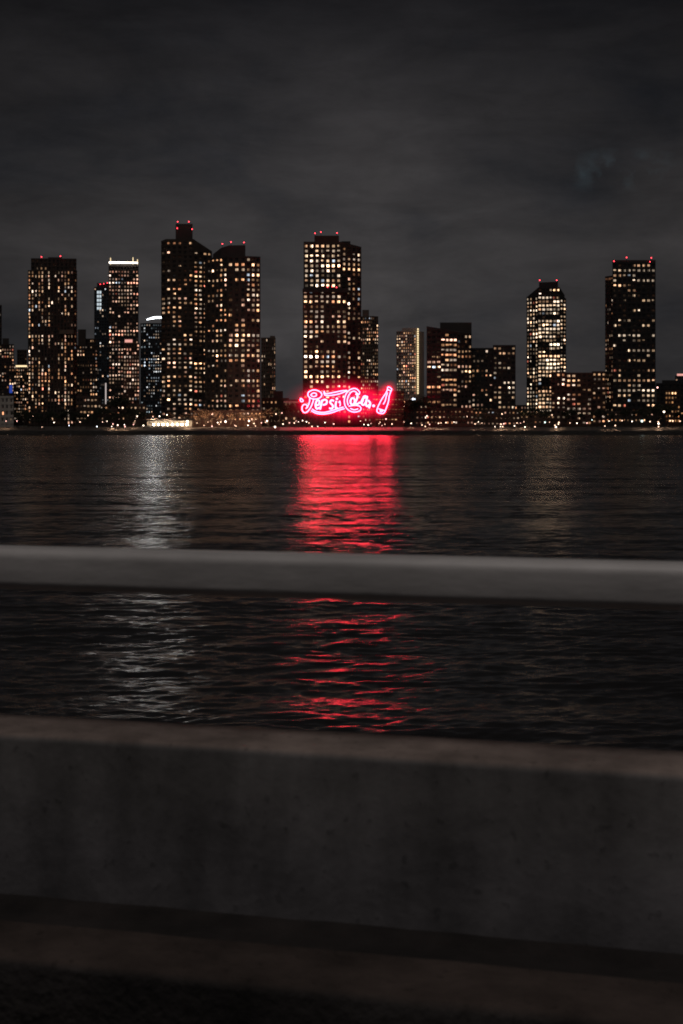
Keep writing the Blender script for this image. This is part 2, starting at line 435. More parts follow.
# --- C
t = tower('apartment_tower', 'tower topped by a bright white light band with two thin masts', 'tower', 840,
      [dict(front=[(108.6, 0), (138.6, 1)], y0=None, y1=265.5, faces=[Fc(n=10, pitch=3.7, lit=.5, w=.62, h=.55, pal='pink', b=1., run=.4)]),
       dict(front=[(110, 3), (137, 3)], y0=266, y1=261.6, part='penthouse', mat='black')], 'dark', seed=9, desc='the white-crowned tower')
def fC(m):
    Y = 840
    m.prism([(wx(109.3, Y), Y-.7), (wx(137.6, Y), Y-.7), (wx(137.6, Y), Y-.1), (wx(109.3, Y), Y-.1)], wz(263.4, Y), 0, [wz(261.8, Y), wz(262.3, Y), wz(262.3, Y), wz(261.6, Y)])
addpart(t, 'crown_light', 'white_crown', fC)
def fC2(m):
    Y = 840
    for px, top in ((110, 257.5), (132.5, 257), (137, 259)): m.tube([(wx(px, Y), Y+2, wz(264, Y)), (wx(px, Y), Y+2, wz(top, Y))], .22, 5)
addpart(t, 'mast', 'strip', fC2)
tower('apartment_block', 'rosy-lit block standing in front of the white-crowned tower', 'building', 815,
      [dict(front=[(123.5, 0), (139.5, 1)], y0=None, y1=343, faces=[Fc(n=6, pitch=3.8, lit=.58, w=.62, h=.6, pal='pink', b=.85, run=.3)]),
       dict(front=[(124.5, 3), (133, 3)], y0=344, y1=338.5, part='penthouse', mat='tan')], 'red_brick', seed=10, desc='the rosy block')
addpart((BUILD[-1][4], BUILD[-1][4].location.copy()), 'roof_light', 'pink_light', bar(125, 132.4, 339.6, 342.4, 817))
# --- D
t = tower('glass_tower', 'dark green-tinted tower with a curved white glowing roof edge', 'tower', 930,
      [dict(front=[(140.5, 4), (146, 0), (164, 1)], y0=None, y1=323, faces=[Fc(n=2, pitch=3.1, lit=.3, pal='cool', b=.6), Fc(n=8, pitch=3.1, lit=.4, w=.5, h=.5, pal='cool', b=.7)])], 'blue', seed=11, desc='the curved-roof tower')
def fD(m):
    Y = 928
    pts = [(wx(145.6+17*k/8, Y), Y+5.2-1.2*math.sin(math.pi*k/8), wz(319.6-2.6*math.sin(math.pi*(.05+.6*k/8)), Y)) for k in range(9)]
    m.tube(pts, [.15, .35, .5, .6, .62, .62, .62, .6, .6], 6)
addpart(t, 'crown_light', 'cold_crown', fD)
fl_ = bpy.data.lights.new('added_streak_spot', 'SPOT'); fl_.energy = 15000; fl_.color = (1, .97, .93); fl_.spot_size = R(100); fl_.spot_blend = .5; fl_.shadow_soft_size = 3  # added spot, unseen source, only makes the white streak on the water
fo_ = bpy.data.objects.new('added_streak_spot', fl_); COL.objects.link(fo_); fo_.parent = t[0]
fo_.location = (wx(154, 930)-t[1].x, -4-.0, wz(317.5, 930)-t[1].z); fo_.rotation_euler = (R(-84), 0, 0)
# --- E
tower('apartment_tower', 'tallest tower, its narrow red-lit rooftop block highest in the skyline', 'tower', 800,
      [dict(front=[(161.2, 2), (166, 0), (193.5, 0), (212, 6)], y0=None, y1=240, tops=[240.5, 239, 239, 250],
            faces=[Fc(n=1, pitch=4.6, lit=.5, b=1.1, w=.7, h=.5), Fc(n=5, pitch=4.6, lit=.52, w=.58, h=.5, b=1.2), Fc(n=4, pitch=4.6, lit=.55, w=.66, h=.46, b=1.05, run=.4)]),
       dict(front=[(175.6, 5), (192.6, 5)], y0=241, y1=222.6, part='penthouse', mat='dark')], 'brick',
      [(177.4, 221.4), (188.6, 221.4), (177, 228), (191.8, 229)], seed=12, desc='the tallest tower')
# --- F
tower('apartment_tower', 'broad dark tower with a curved roof block, overlapping the tallest tower', 'tower', 765,
      [dict(front=[(204.6, 16), (207, 10), (227.5, 0), (246, 0), (260.4, 3)], y0=None, y1=256, tops=[258, 256, 256, 256, 256],
            faces=[None, Fc(n=5, pitch=5.05, lit=.5, w=.5, h=.55, b=1.), Fc(n=3, pitch=5.05, lit=.58, w=.64, h=.6, b=1.25), Fc(n=3, pitch=5.05, lit=.56, w=.64, h=.6, b=1.2)]),
       dict(front=[(213, 10), (221, 6), (229, 5), (245.4, 5)], y0=257, y1=244, tops=[252, 246.5, 244.2, 244], part='penthouse', mat='dark')], 'dark',
      [(222.2, 243.6), (230.8, 241.8), (243.8, 242.2)], seed=13, desc='the broad dark tower')
# --- G
tower('apartment_tower', 'slim unlit tower with a few thin lit strips right of the broad dark tower', 'tower', 900,
      [dict(front=[(261, 0), (268, 0), (275.6, 2)], y0=None, y1=337.5, faces=[Fc(n=3, pitch=4, lit=.12, w=.4), Fc(n=4, pitch=4, lit=.45, w=.25, h=.8, colvar=.95, b=.4)]),
       dict(front=[(270, 3), (275, 4)], y0=338, y1=335.5, part='penthouse')], 'tan', seed=14, desc='the slim unlit tower')
tower('low_building', 'low brick building with two lit windows left of the red sign', 'building', 800,
      [dict(front=[(262, 0), (289, 0)], y0=None, y1=398, depth=14, faces=[Fc(n=7, pitch=6.2, lit=.3, w=.5, h=.4, b=.9)]),
       dict(front=[(274, 2), (283, 2)], y0=399, y1=391, part='penthouse', mat='dark')], 'red_brick', seed=15, desc='the low brick building')
t = tower('low_building', 'long low flat-roofed building behind the left end of the red sign', 'building', 770,
      [dict(front=[(284, 0), (334, 0)], y0=None, y1=399.5, depth=20, faces=[Fc(n=12, pitch=7, lit=.3, w=.6, h=.4, b=.6)])], 'dark', seed=16, desc='the flat-roofed building')
addpart(t, 'cornice', 'pale', bar(283.6, 334, 401.2, 403, 770, 1.))
# --- H
tower('apartment_tower', 'tall tower directly behind the red neon sign', 'tower', 800,
      [dict(front=[(303.6, 3), (341.5, 3), (361.3, 9)], y0=None, y1=242, depth=30, tops=[241, 241, 245],
            faces=[Fc(n=7, pitch=4.95, lit=.72, w=.62, h=.62, b=1.25, run=.35, pal='white'), Fc(n=4, pitch=4.95, lit=.45, w=.5, h=.6, b=1.)]),
       dict(front=[(302.8, -8), (347.2, -8)], y0=None, y1=289.5, depth=14, faces=[Fc(n=8, pitch=4.95, lit=.6, w=.62, h=.6, b=1.2, run=.35)], part='lower_block'),
       dict(front=[(314.4, 9), (339, 9)], y0=242, y1=233.6, part='penthouse', mat='red_brick'),
       dict(front=[(341.6, 12), (350.4, 12)], y0=246, y1=238.6, part='penthouse', mat='black')], 'brick',
      [(315, 233), (320.8, 231.8), (337, 232.6), (332.2, 286.4), (327.5, 287), (336.5, 287.2)], seed=17, desc='the tower behind the sign')
addpart((BUILD[-1][4], BUILD[-1][4].location.copy()), 'terrace_parapet', 'black', lambda m: m.box(wx(302.6, 792), wx(347.4, 792), 791.3, 796, wz(292.5, 792), wz(289.2, 792)))
# --- I
tower('apartment_tower', 'slim paler tower just right of the tower behind the sign', 'tower', 950,
      [dict(front=[(360.5, 3), (372.6, 0), (378.2, 3)], y0=None, y1=316, faces=[Fc(n=6, pitch=3.5, lit=.45, pal='warm', b=.62), Fc(n=3, pitch=3.5, lit=.5, b=.6)]),
       dict(front=[(362.4, 4), (369, 4)], y0=317, y1=309.4, part='penthouse')], 'tan', seed=18, desc='the slim paler tower')
t = tower('low_building', 'low building with thin lit floor lines behind the neon bottle', 'building', 775,
      [dict(front=[(372, 0), (404, 0)], y0=None, y1=391, depth=18, faces=[Fc(n=10, pitch=5, lit=.5, w=.8, h=.25, pal='amber', b=.5, run=.6)])], 'red_brick', seed=19, desc='the low building behind the bottle')
# --- J
t = tower('apartment_tower', 'pale tower with a vertical bright light strip down its edge', 'tower', 900,
      [dict(front=[(396.4, 3), (401, 0), (416, 0), (424, 8)], y0=None, y1=331, faces=[Fc(n=2, pitch=3., lit=.6, b=.8, pal='white'), Fc(n=7, pitch=3., lit=.8, w=.55, h=.62, b=.85, pal='warm'), None]),
       dict(front=[(402, 3), (419, 3)], y0=332, y1=327.8, part='penthouse')], 'pale_tan', seed=20, desc='the tower with the light strip')
def fJ(m):
    Y = 900; py = 328.5
    while py < 393:
        m.box(wx(417.2, Y), wx(418.5, Y), Y-1.2, Y-.6, wz(py+1.5, Y), wz(py, Y)); py += 2.2
addpart(t, 'light_strip', 'strip', fJ)
# --- K
tower('office_block', 'black slab block with long horizontal lit windows right of the light-strip tower', 'building', 780,
      [dict(front=[(426.6, 2), (441, 0), (457, 0), (471.6, 3)], y0=None, y1=326, tops=[326, 328.5, 331.5, 333],
            faces=[Fc(n=3, pitch=5., lit=.5, w=.92, h=.5, run=.7, b=.85, dark=[(320, 352)], rowvar=1), Fc(n=4, pitch=5., lit=.6, w=.94, h=.52, run=.75, b=1.1, dark=[(325, 336)], rowvar=1), Fc(n=4, pitch=5., lit=.5, w=.6, h=.55, run=.35, b=1., dark=[(325, 336)])]),
       dict(front=[(440, 7), (471.6, 7)], y0=334, y1=321.6, part='penthouse', mat='dark')], 'black', seed=21, desc='the black slab block')
# --- L
tower('apartment_block', 'stepped dark block right of the black slab block', 'building', 790,
      [dict(front=[(471.6, 4), (493, 3)], y0=None, y1=347.6, faces=[Fc(n=5, pitch=4.9, lit=.36, w=.6, h=.55, b=1.)]),
       dict(front=[(493, 0), (515.6, 0)], y0=None, y1=345, faces=[Fc(n=5, pitch=4.9, lit=.44, w=.66, h=.5, b=1.1, run=.45, pal='white')], part='right_wing')], 'black', seed=22, desc='the stepped dark block')
tower('low_building', 'tiny low building in the gap beside the bright chamfered tower', 'building', 860,
      [dict(front=[(514, 0), (530, 0)], y0=None, y1=405, depth=14, faces=[Fc(n=5, pitch=4, lit=.35, b=.8)])], 'dark', seed=23, desc='the gap building')
# --- M
tower('glass_tower', 'bright tower with a chamfered top between the stepped block and right tower', 'tower', 820,
      [dict(front=[(526.6, 5), (538, 0), (560, 0), (566, 4)], y0=None, y1=295, tops=[296, 294, 294, 298],
            faces=[Fc(n=4, pitch=3.9, lit=.62, w=.5, h=.62, b=1.15, pal='white'), Fc(n=6, pitch=3.9, lit=.8, w=.84, h=.62, b=2.6, pal='white', run=.6, rowvar=1), Fc(n=2, pitch=3.9, lit=.6, w=.6, h=.5, b=1.2, pal='white')]),
       dict(front=[(528, 7), (538.4, 2), (559.6, 2), (564.6, 6)], y0=297, y1=286.5, tops=[295, 287, 287, 294], part='upper_storey', faces=[None, Fc(n=6, pitch=3.9, lit=.2, w=.7, h=.5), None]),
       dict(front=[(539, 6), (558, 6)], y0=288, y1=279.6, tops=[281.5, 280.5], part='penthouse', mat='black')], 'black',
      [(540, 280), (557, 280)], seed=24, desc='the chamfered bright tower')
# --- N
tower('apartment_block', 'long low-rise dark block between the chamfered tower and the right tower', 'building', 770,
      [dict(front=[(551, 3), (566, 2)], y0=None, y1=371.5, faces=[Fc(n=3, pitch=4.7, lit=.45, w=.55, h=.5, b=1.1)]),
       dict(front=[(566, 0), (592, 0)], y0=None, y1=372.6, faces=[Fc(n=5, pitch=4.7, lit=.5, w=.7, h=.5, b=1.15, run=.4)], part='middle_wing'),
       dict(front=[(592, 3), (606, 3)], y0=None, y1=371, faces=[Fc(n=3, pitch=4.7, lit=.45, w=.6, h=.5, b=.9)], part='right_wing')], 'red_brick', seed=25, desc='the long low-rise block')
# --- O
tower('apartment_tower', 'tall black tower with a flat top and three red lights near the right edge', 'tower', 770,
      [dict(front=[(605.2, 8), (613, 2)], y0=None, y1=275, depth=24, faces=[Fc(n=4, pitch=4.4, lit=.4, w=.4, h=.6, b=.7)], part='side_wing'),
       dict(front=[(612.4, 0), (655.6, 0)], y0=None, y1=262, depth=26, faces=[Fc(n=9, pitch=5., lit=.46, w=.68, h=.52, b=1.15, run=.5, rowvar=1, dark=[(255, 270), (288, 297)], pal='white')]),
       dict(front=[(612.4, 3), (655.6, 3)], y0=263, y1=259.4, part='parapet', mat='dark')], 'black',
      [(614.4, 261), (627, 257.2), (651.8, 257.6), (650.5, 261.6)], seed=26, desc='the right black tower')
# --- P
tower('apartment_block', 'dark mid-rise block at the right edge of the picture', 'building', 830,
      [dict(front=[(656, 0), (692, 0)], y0=None, y1=383, faces=[Fc(n=9, pitch=4.6, lit=.1, b=.5)]),
       dict(front=[(662, 4), (676, 4)], y0=384, y1=380, part='penthouse')], 'black', seed=27, desc='the right-edge block')
tower('low_building', 'small brick building with amber windows at the far right', 'building', 790,
      [dict(front=[(665, 0), (680, 0)], y0=None, y1=390, depth=14, faces=[Fc(n=5, pitch=4.6, lit=.72, w=.62, h=.5, pal='amber', b=.85)])], 'red_brick', seed=28, desc='the amber-windowed building')
t = tower('distant_tower', 'faint distant tower with a pinkish white roof light at the right edge', 'tower', 1400,
      [dict(front=[(675, 0), (694, 0)], y0=None, y1=375.5, faces=[Fc(n=6, pitch=2.6, lit=.4, pal='cool', b=.5)])], 'blue', seed=29, desc='the distant tower')
addpart(t, 'roof_light', 'pink_light', bar(677, 690, 373.8, 375.8, 1400, 1.))
# --- row of low buildings at street level
for i, (x0, x1, yt, Y, mt, lb) in enumerate([
        (100, 146, 404, 775, 'brick', 'low brick building behind the trees left of the glowing pavilion'),
        (190, 262, 410, 745, 'red_brick', 'low brown podium below the tallest and broad dark towers'),
        (402, 428, 403, 790, 'dark', 'low dark building below the light-strip tower'),
        (426, 474, 408, 752, 'red_brick', 'low lit podium in front of the black slab block'),
        (474, 520, 409, 756, 'brick', 'low podium with shop lights below the stepped dark block'),
        (520, 551, 413, 748, 'brick', 'low kiosk row at the foot of the chamfered tower'),
        (606, 658, 411, 748, 'dark', 'low podium at the foot of the right black tower')]):
    tower('low_building', lb, 'building', Y, [dict(front=[(x0, 0), (x1, 0)], y0=None, y1=yt, depth=10,
          faces=[Fc(n=max(4, int((x1-x0)/4)), pitch=5.4, lit=.5, w=.5, h=.38, b=.8, pal='warm')])], mt, seed=40+i, desc=lb)

# ------------------------------------------------------------------ neon sign
def arc(cx, cy, rx, ry, a0, a1, n=14, tilt=0):
    out = []
    for k in range(n+1):
        a = R(a0+(a1-a0)*k/n); x, y = rx*math.cos(a), -ry*math.sin(a)
        t = R(tilt); out.append((cx+x*math.cos(t)-y*math.sin(t), cy+x*math.sin(t)+y*math.cos(t)))
    return out
def smooth(pts, n=5, closed=False):
    out = []; m = len(pts)
    for k in range(m if closed else m-1):
        if closed: p = [pts[(k-1+j) % m] for j in range(4)]
        else: p = [pts[max(0, k-1)], pts[k], pts[k+1], pts[min(m-1, k+2)]]
        for q in range(n):
            t = q/n
            out.append(tuple(.5*((2*p[1][i])+(-p[0][i]+p[2][i])*t+(2*p[0][i]-5*p[1][i]+4*p[2][i]-p[3][i])*t*t+(-p[0][i]+3*p[1][i]-3*p[2][i]+p[3][i])*t**3) for i in (0, 1)))
    if not closed: out.append(tuple(pts[-1]))
    return out

SY = 722.0
def z1(pts): return [(290+x/11.38, 378+y/11.38) for x, y in pts]      # sketch grid of the left half of the sign
def z2(pts): return [(345+x/11.38, 378+y/11.38) for x, y in pts]      # sketch grid of the right half
sign = empty('neon_sign', (wx(344, SY), SY, GZ)); soff = sign.location.copy()
tag(sign, 'huge red neon script sign with a slanted neon bottle on the waterfront', 'neon sign')

def stroke(name, lines, rad=.245, back=.62):
    m = MB(); e = MB()
    for pts, closed in lines:
        P = [(wx(x, SY), SY-.45, wz(y, SY)) for x, y in pts]
        m.tube(P, rad, 6, closed)
        # red enamel sheet behind the tube: a flat band that follows the stroke
        n = len(P)
        for k in range(n if closed else n-1):
            a, b = Vector(P[k]), Vector(P[(k+1) % n]); d = (b-a)
            if d.length < 1e-6: continue
            d.normalize(); s = Vector((d.z, 0, -d.x))*back; ex = d*back*.35
            yy = Vector((0, .32+.004*(k % 3), 0))
            e.quad(a-s-ex+yy, b-s+ex+yy, b+s+ex+yy, a+s-ex+yy)
    o = m.build(name, M['neon'], sign, True, soff)
    e.build('enamel_face', M['enamel'], o, off=soff)
    return o

S = smooth
# P with its curled stem
stroke('letter', [(S(z1([(205, 200), (215, 158), (270, 136), (330, 150), (362, 185), (345, 222), (295, 240), (240, 232)]), closed=True), True),
                  (S(z1([(238, 195), (262, 172), (295, 176), (300, 200), (268, 212)]), closed=True), True),
                  (S(z1([(270, 240), (255, 290), (232, 340), (196, 385), (160, 392), (138, 362), (142, 318), (168, 300), (192, 312), (200, 340)])), False),
                  (S(z1([(225, 225), (222, 270), (205, 318), (180, 350)])), False),
                  (S(z1([(122, 232), (142, 245), (150, 262), (132, 270), (118, 256)]), closed=True), True)])
stroke('letter', [(S(z1([(296, 312), (330, 300), (334, 262), (312, 252), (294, 285), (292, 325), (306, 350), (336, 336)])), False)], .42)                       # e
stroke('letter', [(S(z1([(366, 250), (356, 300), (342, 358)])), False), (S(z1([(366, 258), (398, 246), (420, 262), (410, 296), (372, 306)])), False)], .42)   # p
stroke('letter', [(S(z1([(500, 262), (474, 252), (456, 276), (476, 300), (490, 322), (474, 350), (446, 342)])), False)], .42)                                    # s
stroke('letter', [(S(z1([(528, 262), (520, 300), (520, 340), (540, 336)])), False), (S(z1([(530, 236), (534, 232), (538, 237), (533, 241)]), closed=True), True)], .42)  # i
stroke('hyphen', [(S(z1([(556, 284), (566, 262), (572, 300), (566, 322)])), False)])
# ribbons above and below
stroke('swash', [(S(z1([(388, 148), (402, 178), (440, 176), (520, 160), (590, 146), (650, 142)])), False),
                 (S(z1([(388, 148), (394, 192), (440, 200), (520, 190), (580, 174), (650, 146)])), False)])
stroke('swash', [(S(z1([(250, 352), (300, 382), (380, 392), (460, 376), (540, 350), (610, 330)])), False),
                 (S(z1([(242, 372), (300, 402), (380, 410), (470, 396), (550, 368), (622, 348)])), False)])
# C
stroke('letter', [(S(z2([(168, 160), (130, 124), (84, 122), (34, 150), (2, 205), (-8, 270), (8, 330), (50, 372), (110, 388), (165, 374), (182, 346), (160, 318), (100, 312), (40, 322)])), False),
                  (S(z2([(140, 176), (112, 152), (74, 158), (38, 206), (26, 262), (36, 310)])), False),
                  (S(z2([(60, 345), (104, 362), (150, 350)])), False), (S(z2([(168, 160), (160, 186), (140, 178)])), False)])
stroke('letter', [(S(z2([(78, 232), (62, 262), (70, 296), (98, 300), (112, 268), (102, 234)]), closed=True), True)], .42)          # o
stroke('letter', [(S(z2([(120, 180), (142, 196), (134, 240), (118, 282), (134, 298), (160, 284)])), False)], .42)                  # l
stroke('letter', [(S(z2([(236, 222), (206, 232), (188, 272), (200, 306), (228, 294), (244, 252), (252, 212)]), closed=True), True),
                  (S(z2([(250, 230), (238, 290), (250, 322), (282, 300)])), False), (S(z2([(262, 252), (288, 290), (272, 344)])), False), (S(z2([(160, 276), (180, 282), (200, 262), (212, 214), (240, 206)])), False)], .42)  # a
stroke('full_stop', [(S(z2([(316, 312), (328, 308), (336, 320), (322, 326)]), closed=True), True)])
# bottle
bt = stroke('bottle', [(S(z2([(490, 102), (530, 124), (518, 160), (502, 210), (494, 268), (470, 340), (444, 396), (408, 404), (368, 388), (366, 352), (394, 286), (424, 232), (462, 176), (480, 140)]), closed=True), True),
                       (S(z2([(484, 166), (468, 214), (456, 262), (434, 300)])), False), (z2([(380, 350), (452, 372)]), False),
                       (z2([(482, 130), (520, 148)]), False), (S(z2([(400, 372), (420, 366), (426, 380), (408, 386)]), closed=True), True)], .23)
# steel lattice that carries the letters
def lattice(x0, x1, ytop, ybot, step, dy=.6):
    m = MB(); Yb = SY+dy
    zb, zt = wz(ybot, SY), wz(ytop, SY)
    xs = [wx(x0+(x1-x0)*k/step, SY) for k in range(step+1)]
    for x in xs:
        m.box(x-.09, x+.09, Yb-.09, Yb+.09, GZ, zt)
        m.tube([(x, Yb+5, GZ), (x, Yb+.1, zb+(zt-zb)*.6)], .08, 5)
    nh = 5
    for k in range(nh):
        z = zb+(zt-zb)*k/(nh-1)
        m.box(xs[0], xs[-1], Yb-.3, Yb-.1, z-.07, z+.07)
    for k in range(step):
        m.tube([(xs[k], Yb+.2, zb), (xs[k+1], Yb+.2, zt)] if k % 2 else [(xs[k], Yb+.2, zt), (xs[k+1], Yb+.2, zb)], .06, 5)
    return m
lattice(301, 371, 390, 413, 12).build('lettering_frame', M['steel'], sign, off=soff)
lattice(377, 391, 388, 412, 3).build('bottle_frame', M['steel'], sign, off=soff)
# added self-glowing volume that imitates the red bloom around the tubes
def add_bloom():
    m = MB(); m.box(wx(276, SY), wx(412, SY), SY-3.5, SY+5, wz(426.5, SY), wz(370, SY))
    mat = bpy.data.materials.new('red_bloom_emission'); mat.use_nodes = True
    nt = mat.node_tree; N, L = nt.nodes, nt.links; N.clear()
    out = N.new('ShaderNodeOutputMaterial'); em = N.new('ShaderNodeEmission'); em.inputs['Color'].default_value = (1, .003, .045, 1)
    tc = N.new('ShaderNodeTexCoord')
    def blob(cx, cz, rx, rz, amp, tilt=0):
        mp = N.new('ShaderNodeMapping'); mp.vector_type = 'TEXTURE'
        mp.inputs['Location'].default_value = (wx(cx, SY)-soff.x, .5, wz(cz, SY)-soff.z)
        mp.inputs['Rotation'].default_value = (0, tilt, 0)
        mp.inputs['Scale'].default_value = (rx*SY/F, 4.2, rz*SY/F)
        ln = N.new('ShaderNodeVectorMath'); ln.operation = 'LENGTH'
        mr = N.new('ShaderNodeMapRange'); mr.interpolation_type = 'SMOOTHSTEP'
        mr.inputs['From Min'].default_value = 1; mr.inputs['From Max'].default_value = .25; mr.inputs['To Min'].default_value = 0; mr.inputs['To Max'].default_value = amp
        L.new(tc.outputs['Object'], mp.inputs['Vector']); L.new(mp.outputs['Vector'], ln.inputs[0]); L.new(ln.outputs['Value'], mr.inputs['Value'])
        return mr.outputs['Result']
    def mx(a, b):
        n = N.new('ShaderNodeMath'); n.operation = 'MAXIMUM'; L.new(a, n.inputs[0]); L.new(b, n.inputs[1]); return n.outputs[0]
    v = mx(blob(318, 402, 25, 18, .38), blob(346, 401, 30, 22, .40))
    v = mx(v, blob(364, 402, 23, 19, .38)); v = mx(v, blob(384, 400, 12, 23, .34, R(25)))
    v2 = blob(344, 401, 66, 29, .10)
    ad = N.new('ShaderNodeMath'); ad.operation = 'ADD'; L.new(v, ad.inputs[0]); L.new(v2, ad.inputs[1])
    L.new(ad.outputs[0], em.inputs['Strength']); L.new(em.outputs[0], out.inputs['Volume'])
    o = m.build('bloom_halo', mat, sign, off=soff); tag(o, kind='stuff')
add_bloom()

# ------------------------------------------------------------------ glowing pavilion
PY = 726.0
pv = empty('waterfront_pavilion', (wx(168, PY), PY, GZ)); poff = pv.location.copy()
tag(pv, 'long low pavilion glowing warm white under a row of bright lamps', 'pavilion')
m = MB(); m.box(wx(146, PY), wx(191, PY), PY+4, PY+4.4, GZ, wz(420.6, PY)); m.build('back_wall', M['pale'], pv, off=poff)
m = MB(); xa, xb = wx(145, PY), wx(192, PY)
m.prism([(xa, PY-1), (xb, PY-1), (xb, PY+6), (xa, PY+6)], wz(420.4, PY), 0, [wz(420, PY), wz(420, PY), wz(418.4, PY), wz(418.4, PY)])
m.build('roof', M['dark'], pv, off=poff)
m = MB(); m.box(xa, xb, PY-.9, PY-.6, GZ, GZ+.7); m.build('counter', M['pale'], pv, off=poff)
for k in range(9):
    m = MB(); x = wx(147+k*5.4, PY); m.tube([(x, PY-.7, GZ), (x, PY-.7, wz(420.3, PY))], .12, 6); m.build('post', M['steel'], pv, off=poff)
for k, px in enumerate((153.5, 158.2, 162.8, 167.6, 172.4, 177.4, 182, 186.8)):
    m = MB(); x = wx(px, PY); m.ball((x, PY+.6, wz(424.6, PY)), .52); lo = m.build('pavilion_lamp', M['lamp_pav'] if 'lamp_pav' in M else M['lamp_white'], pv, True, poff)
    m = MB(); m.tube([(x, PY+.6, wz(424.6, PY)+.5), (x, PY+.6, wz(420.3, PY))], .05, 5); m.build('lamp_cord', M['steel'], lo, off=poff)

# ------------------------------------------------------------------ light mast on the left
mr_ = empty('light_mast', (wx(105.8, 745), 745, GZ)); tag(mr_, 'tall white-lit mast standing left of the white-crowned tower foot', 'mast')
m = MB(); m.tube([(0, 0, 0), (0, 0, wz(404, 745)-GZ)], .2, 6); m.build('pole', M['steel'], mr_)
m = MB(); m.tube([(0, -.1, wz(404, 745)-GZ), (0, -.1, wz(383, 745)-GZ)], .32, 8); m.build('light_tube', glow('mast_light', (1, .86, .82), .55, False), mr_)
m = MB(); m.box(-2.6, 0, -.3, .3, wz(385.5, 745)-GZ, wz(384, 745)-GZ); m.build('arm', M['pale'], mr_)

# ------------------------------------------------------------------ lamps along the far promenade
LAMPS = [(33, 416.5, 0), (54, 422.5, 1), (69, 425.5, 3), (80, 422, 0), (88, 415.5, 0), (97, 426.5, 3), (6, 421, 4), (17, 421, 4), (42, 427, 0),
         (102.5, 422, 0), (137, 416, 1), (134, 423, 0), (113, 424, 4), (118, 425, 0), (143.5, 425.5, 1), (153, 416.6, 0), (159.5, 416.2, 1), (167, 414.8, 1), (187.4, 421.4, 1),
         (197, 423, 0), (204, 425.5, 0), (208, 422, 0), (225.5, 421.6, 1), (236, 426, 0), (249, 421, 1), (254, 423.5, 0), (267, 421, 1), (276, 414, 0), (282, 413, 4), (283, 424, 1), (275, 427, 1),
         (296, 421, 4), (309, 423, 0), (325, 422.5, 1), (334, 424, 4), (360.5, 421, 0), (364, 424.5, 1), (371, 423.5, 4), (379, 423.6, 0), (386, 419, 4), (392, 424, 0),
         (404, 422, 0), (413, 399, 3), (422, 425, 0), (427, 416, 1), (441, 423, 0), (446, 422.6, 0), (454, 422, 1), (467, 416.5, 0), (475, 424, 0),
         (482, 423, 0), (495, 426.8, 1), (500.5, 426.6, 1), (502, 414, 0), (517, 423, 0), (525, 427, 1), (535, 426.8, 0), (545, 422.4, 2), (549.5, 422.2, 0), (556, 427, 1), (552, 415, 0), (570, 423, 0), (577, 423.2, 1),
         (587, 423, 4), (592, 420, 2), (605, 426, 0), (609, 421, 1), (622, 420.6, 0), (632, 421.4, 1), (642, 421, 2), (650, 421.6, 0), (658.5, 423.5, 1), (664, 411.8, 1), (657.5, 387.5, 4), (673, 421, 0), (680, 421.2, 0)]
EXTRA = {}
_r = random.Random(31)
for _k in range(52):
    _px = _r.uniform(100, 681)
    if 142 < _px < 192: continue
    LAMPS.append((round(_px, 1), round(_r.uniform(420.5, 426.8), 1), _r.choice([0, 0, 0, 1, 4])))
    if not 280 < _px < 400: EXTRA[round(_px, 1)] = .2
LM = ['lamp_warm', 'lamp_white', 'lamp_cold', 'lamp_blue', 'lamp_pink']
LN = ['warm', 'white', 'greenish white', 'bluish white', 'pinkish']
BIG = {(137, 416): 1.3, (413, 399): 1.5, (642, 421): 1.5, (664, 411.8): 1.5, (187.4, 421.4): 1.7, (225.5, 421.6): 1.4, (249, 421): 1.3, (267, 421): 1.2, (275, 427): 1.4, (658.5, 423.5): 1.4, (556, 427): 1.2, (657.5, 387.5): 1.3}
ORD = ['leftmost', 'second', 'third', 'fourth', 'fifth', 'sixth', 'seventh', 'eighth', 'ninth', 'tenth', 'eleventh', 'twelfth', 'thirteenth', 'fourteenth', 'fifteenth', 'sixteenth']+['seventeenth', 'eighteenth', 'nineteenth', 'twentieth', 'twenty-first', 'twenty-second', 'twenty-third', 'twenty-fourth', 'twenty-fifth', 'twenty-sixth', 'twenty-seventh', 'twenty-eighth', 'twenty-ninth', 'thirtieth']
ZONES = [(28, 'the pale low building at far left'), (78, 'the narrow-windowed brown tower'), (108, 'the blue glass tower'), (145, 'the white-crowned tower'), (193, 'the glowing pavilion'),
         (230, 'the gap of the two tallest towers'), (262, 'the broad dark tower'), (295, 'the low brick building left of the sign'), (372, 'the red neon lettering'), (400, 'the neon bottle'),
         (425, 'the light-strip tower'), (471, 'the black slab block'), (519, 'the stepped dark block'), (566, 'the chamfered bright tower'), (604, 'the long low-rise block'), (660, 'the right black tower'), (800, 'the right-edge block')]
def zone(px):
    for a, d in ZONES:
        if px <= a: return d
SPOT = {197: 1, 208: 1, 225.5: 1.3, 236: .6, 249: 1.2, 267: 1, 276: 1, 187.4: 1, 153: 1.2, 167: 1.2, 137: .8, 113: .4, 441: .4, 495: .12, 500.5: .12, 525: .12, 556: .15, 605: .15, 642: .4, 664: .6, 658.5: .2, 6: .4}
SPOT.update(EXTRA)
cnt = {}; protos = {}
totals = {}
for px, py, kd in LAMPS:
    totals[(zone(px), kd)] = totals.get((zone(px), kd), 0)+1
